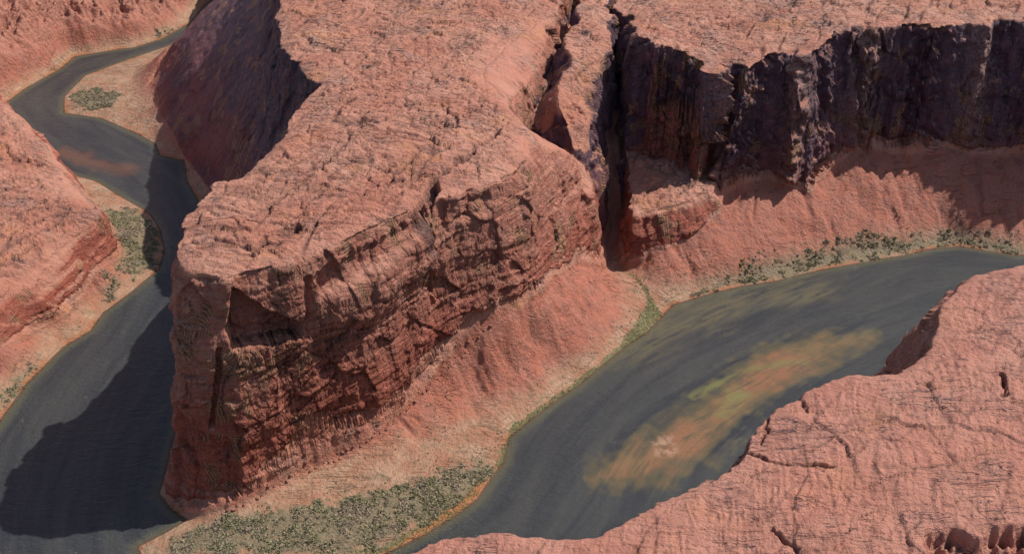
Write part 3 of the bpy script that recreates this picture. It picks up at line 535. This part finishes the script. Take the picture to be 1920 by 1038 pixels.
# talus and floor
c_ta = g.mix(g.ramp(mid, .35, .65), (.50, .165, .10), (.44, .17, .115))
c_ta = g.mix(g.ma('MULTIPLY', g.ramp(fine, .52, .72), .6), c_ta, (.27, .12, .09))
c_ta = g.mix(g.ma('MULTIPLY', g.ramp(fine, .42, .28), .5), c_ta, (.55, .27, .18))
c_fl = g.mix(g.ramp(mid, .35, .65), (.45, .225, .13), (.54, .32, .205))
c_fl = g.mix(g.ma('MULTIPLY', g.ramp(fine, .52, .7), .65), c_fl, (.24, .175, .11))
c_fl = g.mix(g.ma('MULTIPLY', g.ramp(g.noise(P3, .03, 3), .50, .62), .6), c_fl, (.46, .19, .11))
c_fl = g.mix(g.ma('MULTIPLY', g.ramp(g.noise(P3, .045, 5, .7), .52, .66), .65), c_fl, (.23, .185, .105))
scroll = g.ma('SINE', g.ma('MULTIPLY_ADD', g.noise(P3, .02, 2), 9., g.ma('MULTIPLY', shoA, 150.)))
c_fl = g.mix(g.ma('MULTIPLY', g.ma('MULTIPLY', g.ramp(scroll, .3, .95), g.ramp(shoA, .5, .3)), g.ma('MULTIPLY', g.ramp(g.noise(P3, .05, 3), .4, .6), .55)), c_fl, (.27, .20, .12))
c_g = g.mix(g.ramp(fine, .4, .6), (.17, .15, .085), (.30, .23, .14))
c_l = g.mix(g.ramp(fine, .4, .65), (.16, .16, .065), (.27, .235, .11))
c_fl = g.mix(g.ma('MULTIPLY', scrA, g.ramp(fine, .30, .5)), c_fl, c_g)
# orange wet sand fringe along the water
fr = g.ma('MULTIPLY', g.ramp(shoA, .045, .012), g.ramp(g.noise(P3, .02, 2), .42, .55))
c_fl = g.mix(g.ma('MULTIPLY', fr, .85), c_fl, (.48, .185, .075))
c_fl = g.mix(g.ma('MULTIPLY', lusA, g.ramp(fine, .25, .5)), c_fl, c_l)
c_fl = g.mix(g.ma('MULTIPLY', g.attr('orange'), .9), c_fl, (.50, .19, .075))
c_fl = g.mix(g.ramp(shoA, .012, 0.), c_fl, (.13, .075, .045))
c_bt = g.mix(talA, c_fl, c_ta)
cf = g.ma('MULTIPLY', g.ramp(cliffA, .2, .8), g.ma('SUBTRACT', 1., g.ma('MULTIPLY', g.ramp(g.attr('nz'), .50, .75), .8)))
cf = g.ma('MAXIMUM', cf, g.ma('MULTIPLY', g.attr('westshade'), g.ma('SUBTRACT', .92, topA)))
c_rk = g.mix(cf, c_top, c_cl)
# hills and gentle rock
col = g.mix(g.ramp(isfA, .4, .6), c_rk, c_bt)
col = g.mix(g.ma('MULTIPLY', g.ma('MULTIPLY', g.attr('hill'), g.ramp(shoA, .1, .25)), .7), col, g.mix(g.ramp(bed, .4, .6), (.40, .15, .10), (.55, .25, .17)))
col = g.mix(g.ma('MULTIPLY', crkA, .75), col, (.09, .05, .045))
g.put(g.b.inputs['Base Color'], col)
g.b.inputs['Roughness'].default_value = .62
g.b.inputs['Specular IOR Level'].default_value = .4
h1 = g.ma('MULTIPLY_ADD', fine, 1.6, g.ma('MULTIPLY', grain, .55))
h1 = g.ma('MULTIPLY_ADD', g.ma('MULTIPLY', bed, cliffA), 2.0, h1)
h1 = g.ma('MULTIPLY_ADD', g.ma('MULTIPLY', bedf, cliffA), 1.0, h1)
h1 = g.ma('MULTIPLY_ADD', streak, g.ma('MULTIPLY', topA, 2.6), h1)
h1 = g.ma('MULTIPLY_ADD', jline, -1.2, h1)
h1 = g.ma('MULTIPLY_ADD', mid, 1.5, h1)
h1 = g.ma('MULTIPLY_ADD', g.ma('MULTIPLY', g.ma('MULTIPLY', lam, pm), cf), .14, h1)
g.put(g.b.inputs['Normal'], g.bump(h1, 2.3, 1.))
M_ROCK = g.m

g = G('river_water')
fsA, fdA = g.attr('fs'), g.attr('fd')
cmb = g.n('ShaderNodeCombineXYZ'); g.put(cmb.inputs[0], fsA); g.put(cmb.inputs[1], fdA)
FV = cmb.outputs[0]
st = g.noise(g.map(FV, (.006, .045, 1)), 1, 4, .6, .4)
st2 = g.noise(g.map(FV, (.02, .13, 1)), 1, 4, .6, .6)
big = g.noise(g.geo, .01, 3)
c = g.mix(g.ramp(st, .3, .7), (.038, .042, .048), (.066, .067, .064))
c = g.mix(g.ma('MULTIPLY', g.ramp(st2, .5, .7), .25), c, (.028, .031, .036))
c = g.mix(g.ma('MULTIPLY', g.ma('MULTIPLY', g.attr('band'), g.ramp(st2, .32, .62)), .75), c, (.15, .125, .07))
dep = g.attr('depth')
c = g.mix(g.ma('MULTIPLY', g.ramp(dep, .16, .03), .55), c, (.14, .13, .075))
sh = g.ma('MULTIPLY', g.ma('ADD', g.attr('shoal'), g.ma('MULTIPLY', g.ma('SUBTRACT', st, .5), 1.5)), g.ramp(g.attr('shoal'), .0, .25))
c = g.mix(g.ma('MULTIPLY', g.ramp(sh, .0, .45), .8), c, (.125, .10, .055))
c = g.mix(g.ma('MULTIPLY', g.ma('MULTIPLY', g.ramp(sh, .3, .9), g.ramp(st2, .30, .52)), .8), c, g.mix(g.ramp(big, .4, .6), (.32, .14, .07), (.24, .145, .07)))
c = g.mix(g.ma('MULTIPLY', g.attr('lshoal'), .6), c, (.20, .09, .055))
c = g.mix(g.ma('MULTIPLY', g.attr('green'), g.ramp(st2, .3, .6)), c, (.20, .19, .07))
c = g.mix(g.ma('MULTIPLY', g.attr('pale'), g.ma('MULTIPLY', g.ramp(g.noise(g.geo, .12, 3), .42, .6), .8)), c, (.46, .27, .18))
c = g.mix(g.ma('MULTIPLY', g.ramp(dep, .05, .0), .6), c, (.14, .085, .045))
g.put(g.b.inputs['Base Color'], c)
g.b.inputs['Roughness'].default_value = .1
g.b.inputs['IOR'].default_value = 1.33
rip = g.noise(g.map(g.geo, (.34, .5, 1), .6), 1, 4, .65, .8)
rip2 = g.noise(g.map(g.geo, (.07, .13, 1), .6), 1, 3, .6, .6)
hh = g.ma('MULTIPLY_ADD', rip, .9, g.ma('MULTIPLY', rip2, 1.6))
g.put(g.b.inputs['Normal'], g.bump(hh, 1.3, 1.))
M_WATER = g.m


quads = TR
hillid = np.where((LIDf == 0) & (PY > 2040) & (PX < -560) & (Y - (2195 + (X + 880) * .75) > -250) & (RV > 0) & (sample(RIV, gx, gy, PX, PY) > 0) & ((PX < -930) | (PY > 2160 + (PX + 880) * .86)), 8, 0)
lidc = np.where(LIDf == 0, hillid, LIDf)
lidc = np.where(lidc == 2, 1, lidc)
# a face goes to the landform of its first corner
fl = lidc[TR[:, 0]]
co = np.stack([X, Y, Z], -1).reshape(-1, 3)
attrs = dict(top=top, cliff=cliff * (1 - flo), talus=talus, shore=np.clip(RV, -60, 200) / 200., scrub=scrub, lush=lush, orange=orange, rib=rib, westshade=((LIDf == 1) * ss(10, -30, PX - (-345 + (PY - 1000) * .28)) * ss(1000, 1120, PY)), crack=np.clip(np.maximum(crack, np.maximum(np.maximum(j1 * .9 * (1 - .6 * near), j2 * .4), sj * .55) * top * ss(0, .3, -TTf)), 0, 1), near=near, far=((LIDf == 4) | (LIDf == 3)).astype(float), nz=N2[2] - .45 * (LIDf == 5) * ss(.05, .2, TTf), hill=(lidc == 8).astype(float), tt=TTf, isf=flo)
NAMEMAP = {0: ('canyon_floor', 'sandy canyon floor with talus slopes and scrubby river banks'),
           1: ('mesa', 'long flat topped red sandstone mesa ending in a prow between the two river reaches'),
           3: ('rock_fin', 'narrow rock fin between the side canyon and the dark slot'),
           4: ('canyon_rim_plateau', 'flat red plateau with a high shaded cliff above the far bank'),
           6: ('foreground_plateau', 'near pink sandstone plateau in the lower right corner'),
           5: ('rock_bench', 'low lit rock bench at the foot of the shaded cliff beside the slot'),
           7: ('layered_hill', 'banded pink rock hill on the left side of the river'),
           8: ('hills', 'far sunlit rocky slopes above the river at the upper left')}
for k, (nm, lab) in NAMEMAP.items():
    f = quads[fl == k]
    if not len(f):
        continue
    used = np.zeros(len(X), bool); used[f.ravel()] = True
    remap = np.cumsum(used) - 1
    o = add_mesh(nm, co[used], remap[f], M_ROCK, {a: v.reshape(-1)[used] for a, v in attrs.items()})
    o['kind'] = 'structure'; o['label'] = lab

tick('terrain')
# ---------------------------------------------------------------- the river
wyv = np.concatenate([np.linspace(560, 1500, 420), np.linspace(1503, 3180, 330)])
wxv = np.concatenate([np.linspace(-1480, -960, 60), np.linspace(-957, 820, 640), np.linspace(825, 1480, 60)])
WX, WY = np.meshgrid(wxv, wyv)
rw = sample(RIV, gx, gy, WX, WY)
fl_ = np.array(D['flow'])[:, :2]                       # smooth centre line (Catmull-Rom)
q_ = np.concatenate([fl_[:1], fl_, fl_[-1:]]); cl_ = []
for i in range(1, len(q_) - 2):
    for t in np.linspace(0, 1, 8, endpoint=False):
        cl_.append(.5 * (2 * q_[i] + (q_[i + 1] - q_[i - 1]) * t + (2 * q_[i - 1] - 5 * q_[i] + 4 * q_[i + 1] - q_[i + 2]) * t * t + (3 * q_[i] - q_[i - 1] - 3 * q_[i + 1] + q_[i + 2]) * t ** 3))
fd, fs, fsd = line_d(cl_, WX, WY)
sc_ = 1.0
for _ in range(2): fs = smooth1(smooth1(fs, 6, 0), 6, 1); fsd = smooth1(smooth1(fsd, 4, 0), 4, 1)
wob = lambda s, a: fbm2(fs / 70, fsd / 16, 3, s) * a
shoal = mask_polys([D['shoal']], WX, WY, 44, 20)
ls, _, _ = line_d(D['lshoal'], WX, WY); lshoal = ss(30, 2, ls + fbm2(WX / 30, WY / 30, 2, 3) * 14)
pale = mask_polys([D['pale']], WX, WY, 8, 10); green = mask_polys([D['green']], WX, WY, 12, 12)
bd, _, _ = line_d(D['band'], WX, WY); band = ss(55, 5, bd + wob(233, 34))
gd, _, _ = line_d(D['grline'], WX, WY); grl = ss(9, 1, gd + wob(239, 9))
watt = dict(shoal=np.clip(shoal, 0, 1), lshoal=lshoal, pale=pale, green=np.maximum(green, grl * .8), band=band, depth=np.clip(-rw, 0, 100) / 100., fs=fs, fd=fsd)
wi = np.arange(WX.size).reshape(WX.shape)
wq = np.stack([wi[:-1, :-1], wi[:-1, 1:], wi[1:, 1:], wi[1:, :-1]], -1).reshape(-1, 4)
keep = (rw.ravel()[wq].min(1) < 14)
wq = wq[keep]
used = np.zeros(WX.size, bool); used[wq.ravel()] = True; rm = np.cumsum(used) - 1
WZ = (fbm2(WX / 26, WY / 18, 2, 301) * .18 + fbm2(WX / 7, WY / 7, 2, 305) * .12)
o = add_mesh('river', np.stack([WX, WY, WZ], -1).reshape(-1, 3)[used], rm[wq], M_WATER, {a: v.reshape(-1)[used] for a, v in watt.items()})
o['kind'] = 'structure'; o['label'] = 'grey blue river bending round the mesa with shallow orange shoals'

tick('river')
# ---------------------------------------------------------------- scrub, grasses, boulders
g = G('scrub_leaves')
v = g.noise(g.geo, .16, 3, .7); v2 = g.noise(g.geo, .04, 2)
c = g.mix(g.ramp(v, .35, .65), (.21, .19, .105), (.37, .31, .19))
c = g.mix(g.ma('MULTIPLY', g.ramp(v2, .45, .62), .6), c, (.34, .25, .19))
g.put(g.b.inputs['Base Color'], c); g.b.inputs['Roughness'].default_value = .9; g.b.inputs['Specular IOR Level'].default_value = .1
M_SCRUB = g.m
g = G('river_grass')
v = g.noise(g.geo, .3, 2)
g.put(g.b.inputs['Base Color'], g.mix(g.ramp(v, .35, .65), (.16, .17, .06), (.30, .27, .12))); g.b.inputs['Roughness'].default_value = .9
M_GRASS = g.m
g = G('boulder_stone')
v = g.noise(g.geo, .5, 4)
g.put(g.b.inputs['Base Color'], g.mix(g.ramp(v, .35, .65), (.20, .075, .052), (.40, .18, .12))); g.b.inputs['Roughness'].default_value = .9
g.put(g.b.inputs['Normal'], g.bump(g.noise(g.geo, 1.2, 4), .5, .7))
M_BOULDER = g.m

R = np.random.default_rng(23)
fa_ = np.abs((PX[TR[:, 1]] - PX[TR[:, 0]]) * (PY[TR[:, 2]] - PY[TR[:, 0]]) - (PY[TR[:, 1]] - PY[TR[:, 0]]) * (PX[TR[:, 2]] - PX[TR[:, 0]]))
area = sum(np.bincount(TR[:, k], weights=fa_, minlength=len(PX)) for k in range(3))
pxu = 960 + 2200 * X / (Y * .829 + (950 - Z) * .559); pyv = 519 - 2200 * (Y * .559 + (Z - 950) * .829) / (Y * .829 + (950 - Z) * .559)
seen = ((pxu > -40) & (pxu < 1960) & (pyv > -40) & (pyv < 1080)).ravel()

def leaves(n, seed, flat=.62, leaf=.26):
    """unit crown: n leaf-sized quads through a low lumpy dome, returns (n*4,3)"""
    q = np.random.default_rng(seed)
    lob = q.normal(size=(5, 3)) * [.42, .42, .12]
    d = q.normal(size=(n, 3)); d /= np.linalg.norm(d, axis=1)[:, None]
    c = lob[q.integers(0, 5, n)] + d * (q.random(n) ** .4)[:, None] * .58
    c[:, 2] = np.abs(c[:, 2]) * flat * 1.5
    a = q.normal(size=(n, 3)); a /= np.linalg.norm(a, axis=1)[:, None]
    b = np.cross(a, q.normal(size=(n, 3))); b /= np.linalg.norm(b, axis=1)[:, None]
    s = (leaf * (.6 + .8 * q.random(n)))[:, None]
    a = a * s; b = b * s * .7
    return np.stack([c - a - b, c + a - b, c + a + b, c - a + b], 1)

def pick(weight, n, mind):
    w = weight.ravel() * area * seen
    w = w / w.sum()
    ids = R.choice(len(w), size=min(n * 3, int((w > 0).sum())), replace=False, p=w)
    out = []; cells = {}
    for i in ids:
        x, y, z = co[i]
        k = (int(x // mind), int(y // mind))
        ok = True
        for a in (-1, 0, 1):
            for b in (-1, 0, 1):
                for (px_, py_) in cells.get((k[0] + a, k[1] + b), ()):
                    if (px_ - x) ** 2 + (py_ - y) ** 2 < mind * mind: ok = False
        if ok:
            cells.setdefault(k, []).append((x, y)); out.append((x, y, z))
            if len(out) >= n: break
    return out

def merged(name, pts, rad, protos, mat, label):
    V = []
    for (x, y, z), r_ in zip(pts, rad):
        P = protos[R.integers(0, len(protos))]
        t = R.random() * 6.28; c_, s_ = math.cos(t), math.sin(t)
        Q = P.reshape(-1, 3) * [r_, r_, r_ * .65]
        V.append(np.stack([Q[:, 0] * c_ - Q[:, 1] * s_ + x, Q[:, 0] * s_ + Q[:, 1] * c_ + y, Q[:, 2] + z - .1], 1))
    V = np.concatenate(V)
    o = add_mesh(name, V, np.arange(len(V)).reshape(-1, 4), mat, None, False)
    o['kind'] = 'stuff'; o['label'] = label
    return o

patch = ss(-.1, .22, fbm2(PX / 26, PY / 26, 3, 401))
W = (1 - .6 * (PX > 200)) * (scrub > .35) * (flo > .5) * (RV > 3) * (.03 + patch)
zones = [
    ('dense grey green shrub in the thicket on the sandy flat below the mesa face', 'shrubs of the thicket below the mesa', (PY < 1120) & (PX > -420), 170, 4.6, (2.6, 4.4)),
    ('olive shrub on the green river bank beside the banded hill', 'shrubs on the bank beside the banded hill', (PX < -480) & (PY < 1700), 50, 6, (2.8, 4.8)),
    ('grey shrub on the pale sand point inside the far river bend', 'shrubs on the sand point', (PX < -480) & (PY > 1700) & (PX > -860), 25, 8, (3, 4.6)),
    ('grey green shrub in the belt along the far bank below the talus', 'shrubs of the belt on the far bank', (PX > 200), 40, 9, (1.8, 3.0)),
]
taken = []
for zi, (lab, grp, cond, cnt, mind, rr) in enumerate(zones):
    pts = pick(W * cond, cnt, mind)
    base = leaves(110, 50 + zi)
    me = None
    for i, (x, y, z) in enumerate(pts):
        r_ = rr[0] + (rr[1] - rr[0]) * R.random()
        if i == 0:
            o = add_mesh('shrub', base.reshape(-1, 3), np.arange(len(base) * 4).reshape(-1, 4), M_SCRUB, None, False)
            first = o
        else:
            o = first.copy(); C.objects.link(o)
        o.location = (x, y, z - .15); o.scale = (r_, r_ * (.8 + .4 * R.random()), r_ * (.5 + .3 * R.random())); o.rotation_euler = (0, 0, R.random() * 6.28)
        o['label'] = lab; o['category'] = 'shrub'; o['group'] = grp
    taken += pts
protos = [leaves(42, 80 + i, leaf=.3) for i in range(4)]
pts = pick(W, 3600, 2.2)
far_top = ((LIDf == 4) | (LIDf == 1)) * (top > .9) * ss(0, .2, n2(PX / 60, PY / 60, 411)) * 1.0
sand = (flo > .5) * (RV > 12) * (Z < 40) * ss(.05, .25, n2(PX / 40, PY / 40, 415)) * (PY < 1700)
pts2 = pick(far_top, 170, 10); pts3 = pick(sand, 900, 4)
rad = np.concatenate([.9 + 2.9 * R.random(len(pts)) ** 2, .7 + .9 * R.random(len(pts2)), .6 + 1.1 * R.random(len(pts3))])
merged('scrub', pts + pts2 + pts3, rad, protos, M_SCRUB, 'low dry scrub scattered over the sandy banks and rock tops')
protos = [leaves(30, 90 + i, flat=.9, leaf=.22) for i in range(3)]
pts = pick((lush > .4) * (RV > .5) * 1.0, 1800, 2.2)
merged('river_grass', pts, .8 + 1.2 * R.random(len(pts)), protos, M_GRASS, 'bright green grass fringe along the water edge')

def boulder_mesh(seed):
    q = np.random.default_rng(seed)
    bm = bmesh.new(); bmesh.ops.create_icosphere(bm, subdivisions=3, radius=1)
    me = bpy.data.meshes.new('boulder')
    V = np.array([v.co[:] for v in bm.verts])
    for k in range(11):                                # flat fracture faces
        n = q.normal(size=3); n /= np.linalg.norm(n); d = .62 + .25 * q.random()
        t = V @ n; V = V - np.maximum(t - d, 0)[:, None] * n
    V += (n3(V[:, 0] * 3, V[:, 1] * 3, V[:, 2] * 3, seed) * .12)[:, None] * V
    V *= [1, .75, .62]
    for v, c_ in zip(bm.verts, V): v.co = c_
    bm.to_mesh(me); bm.free(); me.materials.append(M_BOULDER)
    return me
bms = [boulder_mesh(500 + i) for i in range(4)]
rub = (flo > .5) * (TTf > 0) * (sample(blur((LID == 1).astype(float), 5), gx, gy, PX, PY) > .18) * (Z < 90) * (PX > -320) * (PX < 60) * (PY < 1300)
pts = pick(rub * 1.0, 60, 5)
for i, (x, y, z) in enumerate(pts):
    o = bpy.data.objects.new('boulder', bms[i % 4]); C.objects.link(o)
    r_ = 1.3 + 2.6 * R.random() ** 2
    o.location = (x, y, z + r_ * .22); o.scale = (r_,) * 3; o.rotation_euler = (R.random() * .6, R.random() * .6, R.random() * 6.28)
    o['label'] = 'angular red boulder in the rubble line at the foot of the mesa face'; o['category'] = 'boulder'; o['group'] = 'boulders at the foot of the mesa'

tick('plants')

# ---------------------------------------------------------------- light, sky, camera
w = bpy.data.worlds.new('World'); scene.world = w; w.use_nodes = True
nt = w.node_tree
bg = nt.nodes['Background']
sky = nt.nodes.new('ShaderNodeTexSky'); sky.sky_type = 'NISHITA'; sky.sun_disc = False
sky.sun_elevation = math.radians(SUN_EL); sky.sun_rotation = math.radians(90 - SUN_AZ)
nt.links.new(sky.outputs[0], bg.inputs[0]); bg.inputs[1].default_value = .11
sl = bpy.data.lights.new('sun', 'SUN'); sl.energy = 4.3; sl.angle = math.radians(.5); sl.color = (1, .955, .885)
so = bpy.data.objects.new('sun', sl); C.objects.link(so)
a, e = math.radians(SUN_AZ), math.radians(SUN_EL)
dv = Vector((math.cos(e) * math.cos(a), math.cos(e) * math.sin(a), math.sin(e)))
so.rotation_euler = dv.to_track_quat('Z', 'Y').to_euler()
so.location = (0, 1000, 1500)
cam = bpy.data.cameras.new('camera'); co_ = bpy.data.objects.new('camera', cam); C.objects.link(co_)
cam.sensor_width = 36; cam.lens = 36 * 2200 / 1920; cam.clip_end = 20000; cam.clip_start = 1
co_.location = (0, 0, 950); co_.rotation_euler = (math.radians(90 - 34), 0, 0)
scene.camera = co_
scene.view_settings.view_transform = 'Standard'; scene.view_settings.look = 'None'
scene.view_settings.gamma = 1; scene.view_settings.exposure = 0
scene.cycles.max_bounces = 4; scene.cycles.diffuse_bounces = 1
